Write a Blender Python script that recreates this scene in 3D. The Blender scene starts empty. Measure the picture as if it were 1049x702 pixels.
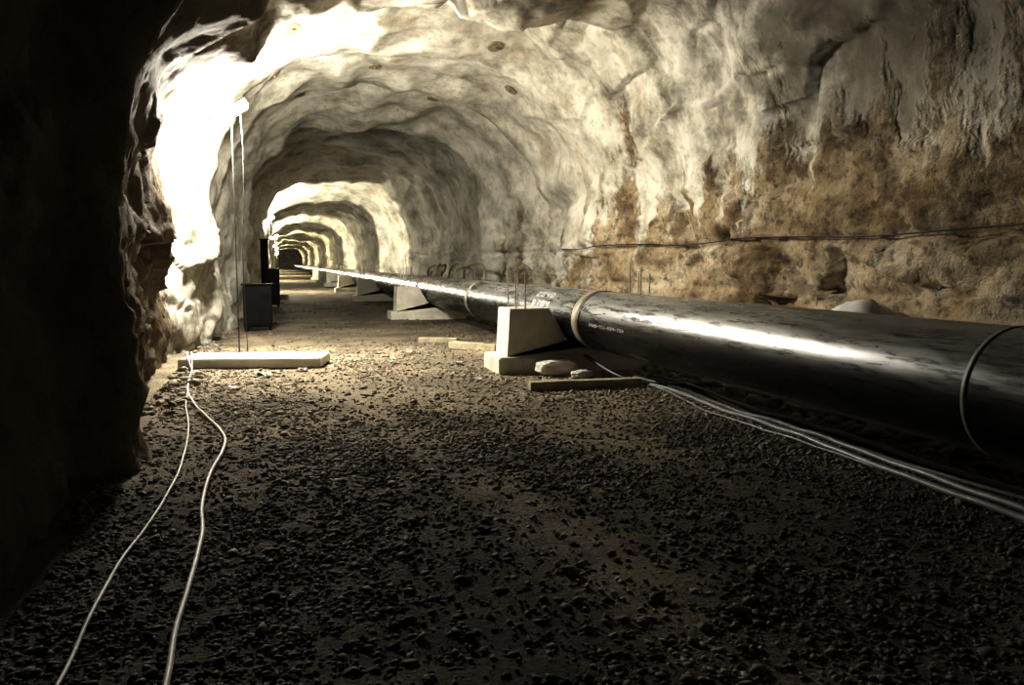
import bpy, bmesh, math, random
import numpy as np
from mathutils import Vector, Matrix, noise, Euler
random.seed(4); rng=np.random.default_rng(4)
S=bpy.context.scene
col=S.collection

# ---------------------------------------------------------------- node helpers
def newmat(name):
    m=bpy.data.materials.new(name); m.use_nodes=True
    nt=m.node_tree; nt.nodes.clear()
    out=nt.nodes.new('ShaderNodeOutputMaterial'); b=nt.nodes.new('ShaderNodeBsdfPrincipled')
    nt.links.new(b.outputs[0],out.inputs[0])
    return m,nt,b
def N(nt,t,**kw):
    n=nt.nodes.new(t)
    for k,v in kw.items(): setattr(n,k,v)
    return n
def pos(nt,scale=(1,1,1)):
    g=N(nt,'ShaderNodeNewGeometry'); mp=N(nt,'ShaderNodeMapping'); mp.inputs['Scale'].default_value=scale
    nt.links.new(g.outputs['Position'],mp.inputs['Vector']); return mp.outputs[0]
def xyz(nt,out='Position'):
    g=N(nt,'ShaderNodeNewGeometry'); sp=N(nt,'ShaderNodeSeparateXYZ'); nt.links.new(g.outputs[out],sp.inputs[0]); return sp.outputs
def nz(nt,scale,detail=4,rough=.6,vec=None,dist=0):
    n=N(nt,'ShaderNodeTexNoise'); n.inputs['Scale'].default_value=scale; n.inputs['Detail'].default_value=detail
    n.inputs['Roughness'].default_value=rough; n.inputs['Distortion'].default_value=dist
    if vec is not None: nt.links.new(vec,n.inputs['Vector'])
    return n.outputs['Fac']
def ramp(nt,fac,stops):
    r=N(nt,'ShaderNodeValToRGB'); e=r.color_ramp.elements
    while len(e)>1: e.remove(e[-1])
    e[0].position=stops[0][0]; e[0].color=(*stops[0][1],1)
    for p,c in stops[1:]:
        x=e.new(p); x.color=(*c,1)
    nt.links.new(fac,r.inputs[0]); return r.outputs[0]
def mth(nt,op,a,b=None,c=None,clamp=False):
    n=N(nt,'ShaderNodeMath',operation=op); n.use_clamp=clamp
    for i,v in enumerate((a,b,c)):
        if v is None: continue
        if isinstance(v,(int,float)): n.inputs[i].default_value=v
        else: nt.links.new(v,n.inputs[i])
    return n.outputs[0]
def mr(nt,v,a,b,c=0,d=1,smooth=True):
    n=N(nt,'ShaderNodeMapRange'); n.interpolation_type='SMOOTHSTEP' if smooth else 'LINEAR'
    nt.links.new(v,n.inputs[0])
    for i,x in enumerate((a,b,c,d)): n.inputs[i+1].default_value=x
    return n.outputs[0]
def mix(nt,f,a,b,mode='MIX'):
    n=N(nt,'ShaderNodeMix',data_type='RGBA',blend_type=mode)
    if isinstance(f,(int,float)): n.inputs[0].default_value=f
    else: nt.links.new(f,n.inputs[0])
    for i,v in ((6,a),(7,b)):
        if isinstance(v,tuple): n.inputs[i].default_value=(*v,1)
        else: nt.links.new(v,n.inputs[i])
    return n.outputs[2]
def bump(nt,b,h,strength,dist):
    n=N(nt,'ShaderNodeBump'); n.inputs['Strength'].default_value=strength; n.inputs['Distance'].default_value=dist
    nt.links.new(h,n.inputs['Height']); nt.links.new(n.outputs[0],b.inputs['Normal'])
def simple(name,c1,c2,scale=6,rough=.8,bs=.3,bd=.01,metal=0,spec=.5):
    m,nt,b=newmat(name); p=pos(nt)
    f=nz(nt,scale,4,.65,p); nt.links.new(ramp(nt,f,[(.3,c1),(.7,c2)]),b.inputs['Base Color'])
    b.inputs['Roughness'].default_value=rough; b.inputs['Metallic'].default_value=metal
    b.inputs['Specular IOR Level'].default_value=spec
    if bs: bump(nt,b,nz(nt,scale*6,3,.6,p),bs,bd)
    return m

# ---------------------------------------------------------------- materials
def rock_mat():
    m,nt,b=newmat('rock_and_shotcrete'); p=pos(nt)
    X,Y,Z=xyz(nt)
    drip=nz(nt,1.1,4,.6,pos(nt,(1,1,.34)))
    med=nz(nt,1.1,6,.66,p); fine=nz(nt,6,6,.72,p); strat=nz(nt,1.0,6,.70,pos(nt,(.6,.6,1.3)))
    h=mth(nt,'ADD',Z,mth(nt,'MULTIPLY',mth(nt,'SUBTRACT',drip,.5),8.5))
    h=mth(nt,'ADD',h,mth(nt,'MULTIPLY',mth(nt,'SUBTRACT',med,.5),4.0))
    h=mth(nt,'ADD',h,mth(nt,'MULTIPLY',mth(nt,'SUBTRACT',Y,10.5),.18))
    right=mr(nt,h,3.0,4.0)
    deep=mr(nt,mth(nt,'ADD',Y,mth(nt,'MULTIPLY',med,3.0)),25.2,26.2)
    left=mr(nt,mth(nt,'ADD',Y,mth(nt,'MULTIPLY',mth(nt,'SUBTRACT',med,.5),3.0)),13.8,14.6)
    isleft=mr(nt,X,1.0,-.2); lefttop=mth(nt,'MAXIMUM',left,mr(nt,mth(nt,'ADD',Z,mth(nt,'MULTIPLY',med,2.0)),5.4,6.6))
    side=mth(nt,'ADD',mth(nt,'MULTIPLY',isleft,lefttop),mth(nt,'MULTIPLY',mth(nt,'SUBTRACT',1.0,isleft),right))
    shot=mth(nt,'MAXIMUM',side,deep,clamp=True)
    rock=ramp(nt,strat,[(.3,(.18,.13,.08)),(.42,(.38,.30,.195)),(.54,(.57,.485,.36)),(.68,(.75,.69,.565))])
    rock=mix(nt,mr(nt,med,.38,.47,.6,0),rock,(.16,.11,.064))
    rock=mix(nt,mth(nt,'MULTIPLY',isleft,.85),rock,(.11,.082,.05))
    sc=ramp(nt,med,[(.30,(.30,.285,.24)),(.43,(.56,.54,.475)),(.58,(.78,.76,.695))])
    sc=mix(nt,mr(nt,drip,.56,.68,0,.45),sc,(.40,.335,.23))
    sc=mix(nt,mth(nt,'MULTIPLY',mth(nt,'MULTIPLY',mr(nt,X,.2,-.6),mr(nt,Y,22,17)),mr(nt,med,.35,.65,.62,.25)),sc,(.11,.095,.07))  # shotcrete beside the lamp coloured darker to offset the overlit wall
    inv=mth(nt,'SUBTRACT',1.0,shot)
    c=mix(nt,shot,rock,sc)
    near_dim=mth(nt,'MULTIPLY',mr(nt,mth(nt,'ADD',Y,mth(nt,'MULTIPLY',mth(nt,'SUBTRACT',med,.5),14.0)),9.0,14.5,.78,0),mr(nt,Z,2.6,4.2))  # bare grey rock tone, also painted darker for weak lamplight near the camera
    c=mix(nt,near_dim,c,(.12,.107,.082))
    fk=mth(nt,'MULTIPLY',mr(nt,fine,.36,.5,.65,0),mth(nt,'ADD',mth(nt,'MULTIPLY',inv,.65),.35))
    c=mix(nt,fk,c,(.09,.08,.062))
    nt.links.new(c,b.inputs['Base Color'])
    b.inputs['Roughness'].default_value=.9; b.inputs['Specular IOR Level'].default_value=.25
    v=N(nt,'ShaderNodeTexVoronoi'); v.inputs['Scale'].default_value=2.2; nt.links.new(pos(nt,(1,.8,1.3)),v.inputs['Vector'])
    hh=mth(nt,'ADD',mth(nt,'MULTIPLY',fine,.28),mth(nt,'MULTIPLY',mth(nt,'ADD',fine,mth(nt,'MULTIPLY',v.outputs[0],.9)),inv))
    bump(nt,b,hh,.8,.075)
    return m
M_rock=rock_mat()
def paint_pool(nt,c):
    """lamp pool painted into the colour: lighter mid floor, darker near and far, paler wheel tracks"""
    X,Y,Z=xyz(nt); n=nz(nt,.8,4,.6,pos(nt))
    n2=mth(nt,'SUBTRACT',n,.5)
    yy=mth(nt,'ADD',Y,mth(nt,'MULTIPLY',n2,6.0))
    pool=mth(nt,'MULTIPLY',mr(nt,yy,4.0,9.0),mr(nt,yy,12.5,17.5,1,.25))  # pool of lamplight along the tunnel, painted into floor and stone colour
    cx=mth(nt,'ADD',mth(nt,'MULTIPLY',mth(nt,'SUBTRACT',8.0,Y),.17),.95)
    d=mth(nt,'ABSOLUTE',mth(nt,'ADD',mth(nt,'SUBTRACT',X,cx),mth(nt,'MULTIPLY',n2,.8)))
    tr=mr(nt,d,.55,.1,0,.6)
    k=mth(nt,'MAXIMUM',pool,tr)
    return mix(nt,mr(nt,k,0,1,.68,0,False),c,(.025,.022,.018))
def ground_mat():
    m,nt,b=newmat('crushed_rock_ground'); p=pos(nt)
    a=nz(nt,.6,4,.6,p); f=nz(nt,26,5,.75,p)
    c=ramp(nt,f,[(.3,(.09,.077,.057)),(.5,(.31,.27,.20)),(.68,(.58,.515,.41))])
    c=mix(nt,mr(nt,a,.40,.56,0,.7),c,(.57,.49,.36))
    nt.links.new(paint_pool(nt,c),b.inputs['Base Color']); b.inputs['Roughness'].default_value=.85
    b.inputs['Specular IOR Level'].default_value=.3
    bump(nt,b,f,1.0,.05); return m
M_ground=ground_mat()
def stone_mat():
    m,nt,b=newmat('gravel_stone'); f=nz(nt,9,4,.65,pos(nt))
    c=ramp(nt,f,[(.3,(.13,.115,.092)),(.7,(.56,.51,.41))])
    nt.links.new(paint_pool(nt,c),b.inputs['Base Color']); b.inputs['Roughness'].default_value=.8; return m
M_stone=stone_mat()
M_conc=simple('cast_concrete',(.54,.52,.45),(.74,.72,.64),3,.85,.35,.01)
M_wood=simple('weathered_timber',(.32,.29,.21),(.58,.53,.42),4,.8,.4,.01)
M_mast=simple('dull_grey_pole',(.05,.05,.047),(.10,.10,.09),8,.7,0,.004)
M_rebar=simple('rusty_rebar',(.45,.42,.35),(.65,.6,.52),20,.6,0,.003)
M_cab=simple('cabinet_black_paint',(.006,.006,.006),(.013,.013,.012),5,.6,0,.003,spec=.2)
M_rope=simple('white_cable_sheath',(.60,.57,.51),(.80,.77,.70),10,.55,0,.003)
M_cable=simple('grey_cable_sheath',(.20,.20,.195),(.34,.34,.33),10,.4,0,.003)
M_black=simple('black_rubber',(.015,.015,.015),(.04,.04,.04),10,.45,0,.003)
M_bag=simple('woven_bag',(.60,.58,.52),(.82,.80,.74),8,.8,.4,.01)
M_tarp=simple('white_geotextile',(.75,.75,.71),(.88,.88,.84),3,.75,.3,.01)
M_hose=simple('yellow_hose',(.34,.30,.18),(.55,.5,.34),5,.6,0,.004)
M_band=simple('field_joint_sleeve',(.20,.18,.13),(.42,.385,.30),4,.45,.3,.004)
M_ring=simple('worn_weld_ring',(.10,.10,.09),(.28,.275,.25),9,.45,.3,.004)
M_paint=simple('white_paint_mark',(.45,.45,.43),(.7,.7,.68),12,.6,0,.002)
M_bolt=simple('bolt_plate_rusty',(.24,.20,.14),(.44,.39,.30),9,.7,.3,.004)
def pipe_mat():
    m,nt,b=newmat('black_pipe_coating'); p=pos(nt,(1,.10,1))
    nx,ny,nzz=xyz(nt,'Normal')
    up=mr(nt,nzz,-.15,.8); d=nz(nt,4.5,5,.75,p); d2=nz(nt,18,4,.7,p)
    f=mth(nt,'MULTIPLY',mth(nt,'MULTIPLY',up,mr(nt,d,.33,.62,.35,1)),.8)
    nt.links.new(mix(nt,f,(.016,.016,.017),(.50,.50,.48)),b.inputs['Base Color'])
    nt.links.new(mr(nt,d2,.3,.75,.22,.46),b.inputs['Roughness'])
    b.inputs['Specular IOR Level'].default_value=1.0
    b.inputs['Metallic'].default_value=.5
    bump(nt,b,mth(nt,'ADD',d,d2),.12,.01); return m
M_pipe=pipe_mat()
def emis(name,c,s):
    m,nt,b=newmat(name); b.inputs['Base Color'].default_value=(.8,.8,.8,1)
    b.inputs['Emission Color'].default_value=(*c,1); b.inputs['Emission Strength'].default_value=s; return m

# ---------------------------------------------------------------- mesh helpers
def obj(name,me,mat=None,parent=None,smooth=False):
    o=bpy.data.objects.new(name,me); col.objects.link(o)
    if mat: me.materials.append(mat)
    if smooth: me.polygons.foreach_set('use_smooth',[True]*len(me.polygons))
    if parent: o.parent=parent
    return o
def empty(name,loc=(0,0,0)):
    e=bpy.data.objects.new(name,None); e.location=loc; col.objects.link(e); e.empty_display_size=.2; return e
def bm_obj(name,bm,mat,parent=None,smooth=False):
    me=bpy.data.meshes.new(name); bmesh.ops.recalc_face_normals(bm,faces=bm.faces[:]); bm.to_mesh(me); bm.free()
    return obj(name,me,mat,parent,smooth)
def add_box(bm,c,s,rot=0,bev=.0):
    r=bmesh.ops.create_cube(bm,size=1)
    M=Matrix.Translation(c)@Matrix.Rotation(rot,4,'Z')@Matrix.Diagonal((*s,1))
    bmesh.ops.transform(bm,matrix=M,verts=r['verts'])
    if bev:
        es=list({e for v in r['verts'] for e in v.link_edges})
        bmesh.ops.bevel(bm,geom=es,offset=bev,segments=2,affect='EDGES')
def add_tube(bm,pts,r,seg=10,cap=True,radii=None):
    pts=[Vector(p) for p in pts]; rings=[]; up=Vector((0,0,1))
    for i,p in enumerate(pts):
        t=(pts[min(i+1,len(pts)-1)]-pts[max(i-1,0)]).normalized()
        a=t.cross(up if abs(t.z)<.95 else Vector((1,0,0))).normalized(); b=t.cross(a).normalized()
        rr=radii[i] if radii else r
        rings.append([bm.verts.new(p+rr*(a*math.cos(2*math.pi*k/seg)+b*math.sin(2*math.pi*k/seg))) for k in range(seg)])
    for A,B in zip(rings,rings[1:]):
        for k in range(seg): bm.faces.new((A[k],A[(k+1)%seg],B[(k+1)%seg],B[k]))
    if cap: bm.faces.new(rings[0]); bm.faces.new(rings[-1][::-1])
def catmull(P,n=10):
    P=[Vector(p) for p in P]; P=[P[0]*2-P[1]]+P+[P[-1]*2-P[-2]]; out=[]
    for i in range(1,len(P)-2):
        for k in range(n):
            t=k/n; a,b,c,d=P[i-1:i+3]
            out.append(.5*((2*b)+(c-a)*t+(2*a-5*b+4*c-d)*t*t+(3*b-a-3*c+d)*t**3))
    out.append(P[-2]); return out

# ---------------------------------------------------------------- tunnel shape
def smooth(a,b,x):
    t=max(0,min(1,(x-a)/(b-a))); return t*t*(3-2*t)
CX,HW,ZS,RH=2.8,4.45,2.4,4.05
def profile(n):
    L=[]; nw=int(n*.18); na=n-2*nw
    for i in range(nw): L.append((CX-HW,-.35+(ZS+.35)*i/nw,(1,0)))
    for i in range(na+1):
        a=math.pi*(1-i/na); c,s=math.cos(a),math.sin(a)
        x=CX+HW*math.copysign(abs(c)**.76,c); z=ZS+RH*abs(s)**.76
        L.append((x,z,(-c,-s) ))
    for i in range(1,nw+1): L.append((CX+HW,ZS-(ZS+.35)*i/nw,(-1,0)))
    return L
LIPS=[25.5,40,51,61,71,81,91,102,113,124,135,147,159,171,184,197,210,224,238,252]
def inset(y):
    prev=13
    if y<13: return 0
    for l in LIPS:
        if y<l:
            near=max(0,1-(l-y)/4.0)**1.3
            step=1-smooth(0,.55,y-prev) if prev>13.5 else 0
            a={25.5:.75,40:.9,51:1.0}.get(l,.95); ap={13:0,25.5:.75,40:.9,51:1.0}.get(prev,.95)
            r=max(a*near,ap*step)
            if l==25.5:
                for q in (17.6,21.4):
                    if y<q and y>q-3.2: r=max(r,.36*(1-(q-y)/3.2)**1.2)
                    elif q<=y<q+.3: r=max(r,.36*(1-(y-q)/.3))
            return r
        prev=l
    return 0
def block_noise(p,sc):
    q=Vector((p.x*sc,p.y*sc*.75,p.z*sc*1.5))
    d,pts=noise.voronoi(q); c=pts[0]
    h1=noise.noise(c*7.13); v=Vector((noise.noise(c*5.1+Vector((9,0,0))),noise.noise(c*4.7+Vector((0,9,0))),noise.noise(c*6.3+Vector((0,0,9)))))
    return h1*.8+v.dot(q-c)*1.6
def disp(x,y,z):
    p=Vector((x,y,z)); e=inset(y)
    left=x<CX
    k=1-smooth(2.6,4.2,z)
    nl=0
    if x<1.8 :
        wx=1-smooth(.2,1.8,x)
        ly=6.7+.3*noise.noise(Vector((0,1,z*.8)))
        up=1+.9*smooth(2.8,4.6,z)
        nl=(1-smooth(8.5,11,y))*wx
        e+=wx*up*(.58*smooth(ly-.8,ly,y)*(1-.55*smooth(ly,ly+1.8,y))*(1-smooth(8.0,11.5,y))+.20*(1-smooth(ly-1.0,ly,y)))
        e-=wx*.2*math.exp(-((y-15.0)/1.9)**2)
    lipy=13.2+.5*noise.noise(Vector((x*.6,7,0)))
    e+=.75*smooth(3.8,5.2,z)*(1-smooth(lipy,lipy+.7,y))*(1-smooth(3.8,6.4,x))*(1-.8*nl)
    rock=k if (y<25) else k*.35
    if left and y>13: rock=k*.45
    am=1-.55*nl
    e+=am*(.25*noise.noise(p*.38)+.18*noise.noise(p*.9+Vector((5,3,1))))
    sh=1-rock
    d,_=noise.voronoi(Vector((p.x*.75,p.y*.7,p.z*.75)))
    e+=sh*am*(.32*(d[0]-.45))
    if rock>.02: e+=rock*am*(.24*block_noise(p,.7)+.10*block_noise(p+Vector((3,3,3)),2.0))
    if not left: e+=.17*smooth(2.5,4,z)*(1-smooth(13,18,y))*block_noise(p+Vector((1,8,3)),1.0)
    e+=.05*noise.fractal(p*2.4,1,2.1,4)*(.75 if sh>.5 else 1.3)
    if not left and y<26:
        w=.04*noise.noise(Vector((0,y*.7,3)))
        for zz,a in ((1.92,.12),(2.75,.07),(1.2,.06)):
            e-=a*math.exp(-((z-zz-w*2)/.05)**2)
        e-=.5*math.exp(-((y-11.9)**2+((z-2.0)*1.7)**2)/.045)
        e-=.6*math.exp(-((y-20.8)/1.1)**4)*(1-smooth(2.8,3.8,z))
    return e
NP=300; PR=profile(NP)
ys=list(np.arange(-7,4,.2))+list(np.arange(4,27.5,.075))+list(np.arange(27.5,60,.25))+list(np.arange(60,256,.6))
def surf(i,y):
    x,z,n=PR[i]; e=disp(x,y,z); return (x+n[0]*e,y,z+n[1]*e)
G=[[surf(i,y) for i in range(len(PR))] for y in ys]
iL=next(i for i in range(len(PR)) if PR[i][1]>3.9); iR=len(PR)-1-iL
def strip(name,a,b):
    w=b-a+1; v=[G[r][i] for r in range(len(ys)) for i in range(a,b+1)]
    f=[(r*w+i,(r+1)*w+i,(r+1)*w+i+1,r*w+i+1) for r in range(len(ys)-1) for i in range(w-1)]
    me=bpy.data.meshes.new(name); me.from_pydata(v,[],f); me.flip_normals(); return obj(name,me,M_rock,None,True)
strip('wall_left',0,iL); strip('ceiling',iL,iR); strip('wall_right',iR,len(PR)-1)
for nm,r in (('wall_back',0),('wall_far_end',-1)):
    me=bpy.data.meshes.new(nm); me.from_pydata([tuple(q) for q in G[r]],[],[tuple(range(len(PR)))]); obj(nm,me,M_rock)

# ---------------------------------------------------------------- floor
def track(x,y):
    c=.95+.17*(8-y)
    return max(math.exp(-((x-c)/.28)**2),math.exp(-((x-c-1.75)/.28)**2))
def fz(x,y):
    p=Vector((x,y,0))
    z=.03*noise.noise(p*.6)+.014*noise.noise(p*2.1)
    z-=.03*track(x,y)*(1-smooth(9,14,y))
    z+=.35*smooth(5.3,7.2,x)
    return z
xs=np.arange(-3,9.2,.07); fy=list(np.arange(-7,2,.3))+list(np.arange(2,18,.07))+list(np.arange(18,60,.3))+list(np.arange(60,257,1.5))
v=[(x,y,fz(x,y)+.014*noise.fractal(Vector((x*5,y*5,0)),1,2,3)) for y in fy for x in xs]; w=len(xs)
f=[(r*w+i,r*w+i+1,(r+1)*w+i+1,(r+1)*w+i) for r in range(len(fy)-1) for i in range(w-1)]
me=bpy.data.meshes.new('floor'); me.from_pydata(v,[],f); obj('floor',me,M_ground,None,True)

# gravel : one mesh
def stones(name,P,R,mat):
    bm=bmesh.new(); bmesh.ops.create_icosphere(bm,subdivisions=1,radius=1); bv=np.array([v.co[:] for v in bm.verts]); bf=np.array([[v.index for v in f.verts] for f in bm.faces]); bm.free()
    n=len(P); V=np.repeat(bv[None],n,0)*(1+rng.uniform(-.42,.42,(n,len(bv),1)))
    V*=np.stack([rng.uniform(.7,1.5,n),rng.uniform(.6,1.2,n),rng.uniform(.35,.8,n)],1)[:,None,:]
    a=rng.uniform(0,6.28,n); t=rng.uniform(-.6,.6,n)
    ct,st=np.cos(t)[:,None],np.sin(t)[:,None]
    y=V[:,:,1]*ct-V[:,:,2]*st; z=V[:,:,1]*st+V[:,:,2]*ct; x=V[:,:,0]
    ca,sa=np.cos(a)[:,None],np.sin(a)[:,None]
    V=np.stack([x*ca-y*sa,x*sa+y*ca,z],2)*np.array(R)[:,None,None]+np.array(P)[:,None,:]
    F=(bf[None]+(np.arange(n)*len(bv))[:,None,None]).reshape(-1,3); V=V.reshape(-1,3)
    me=bpy.data.meshes.new(name); me.vertices.add(len(V)); me.vertices.foreach_set('co',V.ravel())
    me.loops.add(F.size); me.loops.foreach_set('vertex_index',F.ravel().astype(np.int32))
    me.polygons.add(len(F)); me.polygons.foreach_set('loop_start',np.arange(0,F.size,3,dtype=np.int32))
    me.polygons.foreach_set('loop_total',np.full(len(F),3,dtype=np.int32)); me.update(calc_edges=True); me.validate()
    return obj(name,me,mat)
P=[];R=[]
def scat(n,x0,x1,y0,y1,r0,r1,mask=None,pw=2.5):
    for _ in range(n):
        x=random.uniform(x0,x1); y=random.uniform(y0,y1)
        if mask and random.random()>mask(x,y): continue
        r=r0+(r1-r0)*random.random()**pw
        P.append((x,y,fz(x,y)+r*.2)); R.append(r)
mk=lambda x,y: (.35+.65*smooth(-.2,.15,noise.noise(Vector((x*.7,y*.35,2))))+.4*smooth(3.5,4.5,x))*(1-.6*track(x,y))*(1-.45*smooth(6.5,9.5,y)*(1-smooth(3,4.2,x)))
scat(38000,-1.2,5.3,1.8,5.2,.006,.023,mk)
scat(36000,-1.3,5.5,5.2,9.5,.008,.026,mk)
scat(26000,-1.5,5.8,9.5,16,.010,.027,mk)
scat(1100,-1.3,6.2,2,16,.025,.045)
scat(1500,5.2,7.2,3,26,.05,.16)
scat(250,-1.5,-1.1,9,20,.03,.08)
scat(3500,-1.5,6.5,16,34,.02,.045,mk)
stones('gravel',P,R,M_stone)

# ---------------------------------------------------------------- pipeline
PX,PZ,PRAD=4.42,.79,.42
pl=empty('steel_pipeline',(PX,0,PZ))
def ptube(name,y0,y1,r,mat,seg=72,step=None):
    bm=bmesh.new(); n=2 if not step else int((y1-y0)/step)+1
    add_tube(bm,[(0,y0+(y1-y0)*i/(n-1),0) for i in range(n)],r,seg); return bm_obj(name,bm,mat,pl,True)
ptube('pipe_barrel',-6,250,PRAD,M_pipe,96,2)
jy=[-2.2,3.85,10.55,17.4,24.2,31,38,45,52,60]
for i,y in enumerate(jy):
    if i==1:
        ptube('weld_ring_%d'%i,y-.02,y+.02,PRAD+.004,M_ring); continue
    w=.13
    ptube('joint_sleeve_%d'%i,y-w,y+w,PRAD+.006,M_band)
    ptube('weld_rib_%d'%i,y-w-.03,y-w,PRAD+.009,M_pipe); ptube('weld_rib_b%d'%i,y+w,y+w+.03,PRAD+.009,M_pipe)
def cylquad(bm,y,a,dy,da,r=PRAD+.004):
    vs=[]
    n=3
    for k in range(n+1):
        an=a+da*k/n
        vs.append([bm.verts.new((-math.cos(an)*r,yy,math.sin(an)*r)) for yy in (y,y+dy)])
    for A,B in zip(vs,vs[1:]): bm.faces.new((A[0],A[1],B[1],B[0]))
bm=bmesh.new()
FONT={'A':["010","101","111","101","101"],'B':["110","101","110","101","110"],'S':["011","100","010","001","110"],'4':["101","101","111","001","001"],'2':["110","001","010","100","111"],'0':["111","101","101","101","111"],'7':["111","001","010","010","010"],'-':["000","000","111","000","000"]}
def write(txt,y,a,cell_y,cell_a):
    for ch in txt:
        for r,row in enumerate(FONT.get(ch,FONT['0'])):
            for c,bit in enumerate(row):
                if bit=='1': cylquad(bm,y-c*cell_y,a-r*cell_a,-cell_y,-cell_a)
        y-=cell_y*4
write('2040',12.6,.95,.055,.05); write('B704',12.6,.55,.055,.05); write('A-27',12.45,.15,.05,.045)
write('S4A0-722-B04-70A',10.0,.02,.018,.020)
write('04-B7-2204',17.0,.5,.03,.03)
bm_obj('stencilled_marks',bm,M_paint,pl)

# ---------------------------------------------------------------- saddle supports
def support(y):
    e=empty('concrete_pipe_support',(PX,y,0))
    bm=bmesh.new(); add_box(bm,(0,0,.09),(2.8,.92,.30),0,.02); bm_obj('plinth',bm,M_conc,e)
    bm=bmesh.new(); pr=[(-1.24,.235),(-1.20,.94),(-.60,.94)]
    R0=PRAD+.022; c=PZ
    for k in range(13):
        a=math.radians(200+ (340-200)*k/12); 
        pr.append((R0*math.cos(a),c+R0*math.sin(a)))
    pr+=[(.60,.94),(1.20,.94),(1.24,.235)]
    A=[bm.verts.new((x,-.32,z)) for x,z in pr]; B=[bm.verts.new((x,.32,z)) for x,z in pr]
    n=len(pr); bm.faces.new(A); bm.faces.new(B[::-1])
    for i in range(n): bm.faces.new((A[i],B[i],B[(i+1)%n],A[(i+1)%n]))
    bmesh.ops.triangulate(bm,faces=[f for f in bm.faces if len(f.verts)>4]); bm_obj('saddle',bm,M_conc,e)
    bm=bmesh.new()
    for sx in (-1,1):
        for dx in (1.08,.93):
            for dy in (-.2,.2):
                h=1.44+.06*random.random(); pts=[(sx*dx,dy,.85+(h-.85)*k/40) for k in range(41)]
                add_tube(bm,pts,.01,7,True,[.010 if k%2 else .013 for k in range(41)])
    bm_obj('anchor_rebar',bm,M_rebar,e)
for k in range(-1,7): support(11.45+11.5*k)

# ---------------------------------------------------------------- lamps
def lamp(y,strength,colr,cx=-.75,cz=4.12,cov=60):
    x0,z0,x1,z1=cx-.27,cz-.19,cx+.27,cz+.19
    e=empty('tunnel_work_lamp',(cx,y,cz)); L=Vector(e.location)
    a=Vector((x0,y,z0))-L; b=Vector((x1,y,z1))-L; d=(b-a).normalized(); up=Vector((-d.z,0,d.x))
    m=emis('lamp_glow_%d'%y,colr,strength)
    bm=bmesh.new(); add_tube(bm,[a,a.lerp(b,.06),a.lerp(b,.94),b],.075,10,True,[.045,.075,.075,.045]); bm_obj('fluorescent_tube',bm,m,e,True)
    bm=bmesh.new(); yy=Vector((0,1,0)); rows=[]
    for k in range(9):
        t=math.radians(-cov+2*cov*k/8); o=up*math.cos(t)*.11+yy*math.sin(t)*.11
        rows.append([bm.verts.new(q+o) for q in (a-d*.04,b+d*.04)]+[bm.verts.new(q+o*1.06) for q in (b+d*.04,a-d*.04)])
    for A_,B_ in zip(rows,rows[1:]):
        for j in range(4): bm.faces.new((A_[j],A_[(j+1)%4],B_[(j+1)%4],B_[j]))
    bm.faces.new(rows[0]); bm.faces.new(rows[-1][::-1])
    for q,s in ((a,-1),(b,1)): add_tube(bm,[q+d*.02*s,q+up*.11+d*.02*s],.02,8)
    bm_obj('reflector_housing',bm,M_mast,e)
    bm=bmesh.new(); zb=-cz
    add_tube(bm,[(.02,.14,zb),(.02,.14,.25)],.011,10)
    add_tube(bm,[(.02,.14,.16),(.02,.0,.16)],.011,8)
    add_box(bm,(.02,.14,zb+.02),(.3,.3,.05)); 
    add_tube(bm,catmull([(.16,.12,.15),(.19,.12,-.6),(.17,.12,-1.5),(.13,.12,-2.5),(.16,.12,zb+.03)]),.007,8)
    bm_obj('lamp_mast',bm,M_mast,e)
lamp(14.6,1650,(1,.965,.885),-.72,4.12,45)
lamp(46.8,1350,(1,.96,.85),-.45,4.0,30)
lamp(77,1500,(1,.95,.80),-.25,4.0,30)
for y in (109,143,180,219): lamp(y,1700,(1,.92,.70),-.25,4.0,30)

# ---------------------------------------------------------------- cabinets by left wall
def cabinet(x,y,w,d,h):
    e=empty('electrical_cabinet',(x,y,0))
    bm=bmesh.new(); add_box(bm,(0,0,.08+h/2),(w,d,h),0,.015); add_box(bm,(0,0,.08+h+.02),(w+.08,d+.08,.04),0,.01)
    for sx in (-1,1):
        for sy in (-1,1): add_box(bm,(sx*(w/2-.06),sy*(d/2-.06),.03),(.07,.07,.14))
    bm_obj('housing',bm,M_cab,e)
    bm=bmesh.new()
    for sx in (-1,1): add_box(bm,(sx*w/4,-d/2-.012,.08+h/2),(w/2-.03,.025,h-.1),0,.006)
    for sx in (-1,1): add_box(bm,(sx*.05,-d/2-.035,.08+h*.55),(.02,.03,.14))
    for k in range(4): add_box(bm,(w/4,-d/2-.027,h*.85-k*.04),(w/3,.012,.012))
    bm_obj('doors',bm,M_cab,e)
cabinet(-.50,20.2,.66,.5,1.0); cabinet(-.20,31,.45,.5,1.3); cabinet(-.55,35,.3,.4,2.5)

# ---------------------------------------------------------------- slab on the left
e=empty('precast_concrete_slab',(-.36,13.05,fz(-.36,13.05)))
bm=bmesh.new(); add_box(bm,(0,0,.07),(2.12,.95,.15),-.22,.015)
bm_obj('slab',bm,simple('slab_concrete',(.6,.59,.54),(.78,.77,.7),3,.85,.3,.01),e)
bm=bmesh.new()
for sx in (-.7,.7):
    c=Vector((sx*math.cos(-.22),sx*math.sin(-.22),.14)); add_tube(bm,[c+Vector((.07*math.cos(t),0,.06*math.sin(t))) for t in np.linspace(0,math.pi,9)],.008,6)
bm_obj('lifting_loops',bm,M_rebar,e)
e=empty('precast_concrete_slab',(-.05,37.5,0)); bm=bmesh.new(); add_box(bm,(0,0,.1),(.9,1.6,.24),0,.02); bm_obj('slab',bm,M_conc,e)

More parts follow.
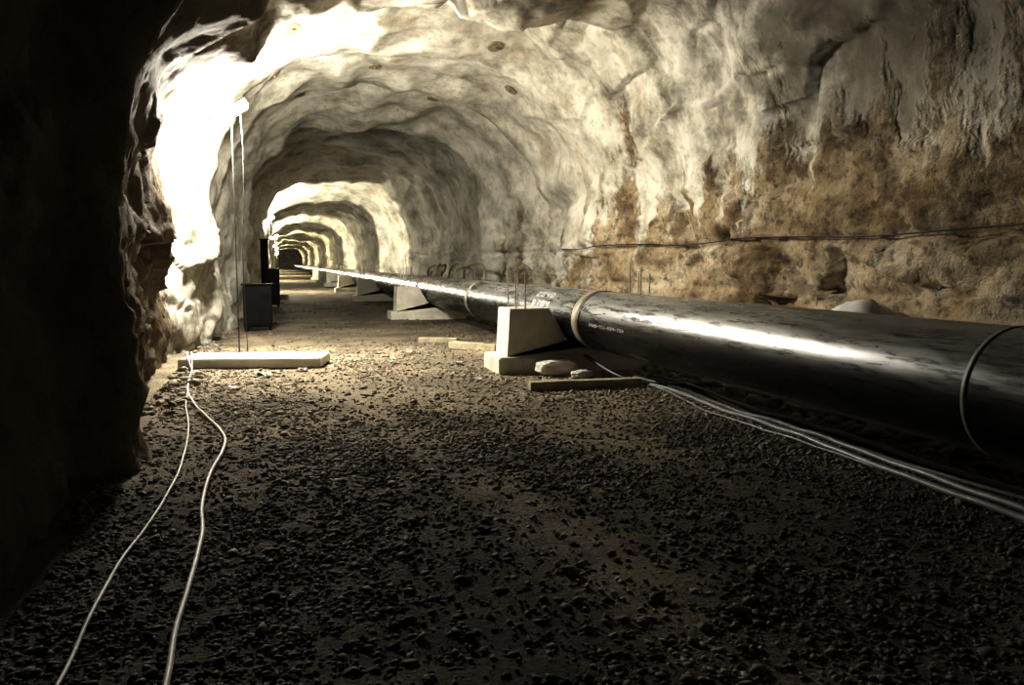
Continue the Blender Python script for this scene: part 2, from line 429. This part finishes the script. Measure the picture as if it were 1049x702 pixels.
# ---------------------------------------------------------------- timbers
def plank(name,cx,cy,l,w,h,rot):
    bm=bmesh.new(); add_box(bm,(0,0,h/2-.01),(l,w,h),0,.008)
    bmesh.ops.subdivide_edges(bm,edges=[e for e in bm.edges if e.calc_length()>l*.8],cuts=8)
    for v in bm.verts: v.co.z+=.006*noise.noise(v.co*4); v.co.y+=.006*noise.noise(v.co*3+Vector((4,0,0)))
    o=bm_obj(name,bm,M_wood); o.location=(cx,cy,fz(cx,cy)); o.rotation_euler=(0,0,rot); return o
plank('timber_sleeper',3.72,9.4,1.48,.16,.13,-.05)
plank('timber_sleeper',3.45,14.3,1.1,.2,.13,-.9)
plank('timber_sleeper',3.1,16.0,.8,.2,.1,-.4)

# ---------------------------------------------------------------- bag, tarp pile
def blob(name,loc,s,mat,amp=.08,fr=3,pw=.6,rot=0):
    bm=bmesh.new(); bmesh.ops.create_uvsphere(bm,u_segments=48,v_segments=28,radius=1)
    for v in bm.verts:
        c=v.co.copy()
        v.co=Vector([math.copysign(abs(t)**pw,t) for t in c])
        v.co*=1+amp*noise.fractal(c*fr,1,2,4)
        v.co=Vector((v.co.x*s[0],v.co.y*s[1],v.co.z*s[2]))
    o=bm_obj(name,bm,mat,None,True); o.location=loc; o.rotation_euler=(0,0,rot); return o
blob('cement_bag',(3.80,10.72,.11),(.30,.17,.11),M_bag,.12,2.5,pw=.7,rot=.1)
blob('cement_bag',(4.02,10.30,.06),(.16,.12,.06),M_bag,.2,3,pw=.8,rot=.5)
blob('tarpaulin_covered_pile',(6.15,7.35,.25),(.75,.95,.92),M_tarp,.12,2.0,pw=.95)

# ---------------------------------------------------------------- cables
def cable(name,P,r,mat,lift=True,n=12):
    P=[(p[0],p[1],p[2] if len(p)>2 else 0) for p in P]
    Q=catmull(P,n)
    if lift: Q=[Vector((q.x,q.y,max(q.z,0)+fz(q.x,q.y)+r+.006)) for q in Q]
    bm=bmesh.new(); add_tube(bm,Q,r,9); return bm_obj(name,bm,mat,None,True)
A=[(-.40,1.8),(-.43,2.5),(-.449,3.145),(-.471,3.587),(-.466,4.133),(-.475,4.878),(-.526,5.483),(-.536,6.234),(-.50,7.0),(-.52,7.7),(-.66,8.35),(-.86,9.1),(-1.096,10.325),(-1.2,11.4),(-1.27,12.5)]
cable('extension_cable',A+[(-1.36,12.9,.16),(-1.42,13.5,.17),(-1.40,14.1,.02),(-.85,14.6,0)],.014,M_rope)
B=[(-.84,2.2),(-.842,3.26),(-.858,3.797),(-.855,4.587),(-.786,5.558),(-.78,6.603),(-.88,8.168),(-1.03,9.4),(-1.10,10.2),(-1.19,11.2),(-1.25,12.3)]
cable('extension_cable',B+[(-1.30,12.9,.16),(-1.36,13.5,.17),(-1.32,14.1,.02),(-.8,14.5,0)],.0095,M_rope)
for k,(dx,r,m) in enumerate(((-.02,.024,M_cable),(.14,.022,M_cable),(.34,.03,M_black),(-.10,.012,M_cable),(.25,.016,M_cable))):
    P=[]
    for y in np.arange(-1,10.6,1.0):
        x=4.42+.045*max(0,y-3.5)+dx+.03*math.sin(y*1.1+k)*(1 if k<3 else 2.2)
        if y>9.6: x-= (y-9.6)*.4
        P.append((x,y,0))
    cable('power_cable',P,r,m)
cable('drain_hose',[(4.25,10.75,.22),(4.28,10.3,.15),(4.40,9.7,.02),(4.75,9.2,0),(5.25,9.1,0),(5.6,9.7,.0),(5.9,11,0)],.03,M_black)
iw=min(range(iR,len(PR)),key=lambda i:abs(PR[i][1]-1.98))
Q=[]
for y in np.arange(3.5,20,.5):
    q=[min(surf(i,y+d)[0] for d in (-.25,0,.25)) for i in (iw-1,iw,iw+1)]
    Q.append((min(q)-.02,y,1.97+.03*math.sin(y*1.3)))
bm=bmesh.new(); add_tube(bm,catmull(Q,4),.010,8); bm_obj('wall_cable',bm,M_black,None,True)
e=empty('hose_bundle',(5.8,29,0)); bm=bmesh.new()
for k in range(12):
    y=-5+k*.85; h=.9+.75*random.random(); s=random.uniform(.5,1.6); q=random.uniform(-.3,.3)
    add_tube(bm,catmull([(-.2,y-s,.25),(-.1+q,y-s*.5,h*.85),(.1,y,h),(.2-q,y+s*.7,h*.9),(.1,y+s*1.4,h*.6),(0,y+s*1.8,.25)],8),.04,8)
bm_obj('hoses',bm,M_hose,e,True)

# rock bolt plates flush on the vault
e=empty('rock_bolts'); bm=bmesh.new()
for y,i in ((15.9,.40),(16.6,.56),(19.2,.38),(19.8,.49),(19.3,.62),(22.9,.42),(22.6,.55)):
    i=int(NP*i)
    q=Vector(surf(i,y)); t1=(Vector(surf(i,y+.3))-Vector(surf(i,y-.3))).normalized(); t2=(Vector(surf(i+2,y))-Vector(surf(i-2,y))).normalized()
    nn=t1.cross(t2).normalized()
    if nn.dot(Vector((PR[i][2][0],0,PR[i][2][1])))<0: nn=-nn
    add_tube(bm,[q-nn*.06,q+nn*.03],.16,18); add_tube(bm,[q,q+nn*.07],.03,8)
bm_obj('plates',bm,M_bolt,e)
# litter
bm=bmesh.new()
for x,y in ((-.3,11.9),(-.2,11.7),(.25,11.3),(.3,12.1),(2.7,12.3),(2.6,10.6),(1.7,12.6),(-.6,10.6),(2.2,14)):
    r=bmesh.ops.create_grid(bm,x_segments=4,y_segments=4,size=.06)
    a=random.random()*3
    for v in r['verts']:
        c=v.co.copy(); v.co=Vector((x+c.x*math.cos(a)-c.y*math.sin(a),y+c.x*math.sin(a)+c.y*math.cos(a),fz(x,y)+.045+.03*noise.noise(c*25+Vector((x,y,0)))))
bm_obj('paper_litter',bm,M_paint)

# ---------------------------------------------------------------- world, camera
w=bpy.data.worlds.new('tunnel_dark'); S.world=w; w.use_nodes=True
w.node_tree.nodes['Background'].inputs[0].default_value=(0,0,0,1); w.node_tree.nodes['Background'].inputs[1].default_value=0
cd=bpy.data.cameras.new('camera'); cam=bpy.data.objects.new('camera',cd); col.objects.link(cam)
cd.sensor_width=36; cd.lens=28.0; cam.location=(0,0,1.6); cd.clip_end=400; cd.clip_start=.05
psi,th=math.radians(16.28),math.radians(5.67)
cam.rotation_euler=Vector((math.sin(psi)*math.cos(th),math.cos(psi)*math.cos(th),-math.sin(th))).to_track_quat('-Z','Y').to_euler()
S.camera=cam
S.view_settings.view_transform='Standard'; S.view_settings.exposure=.68; S.view_settings.gamma=.65
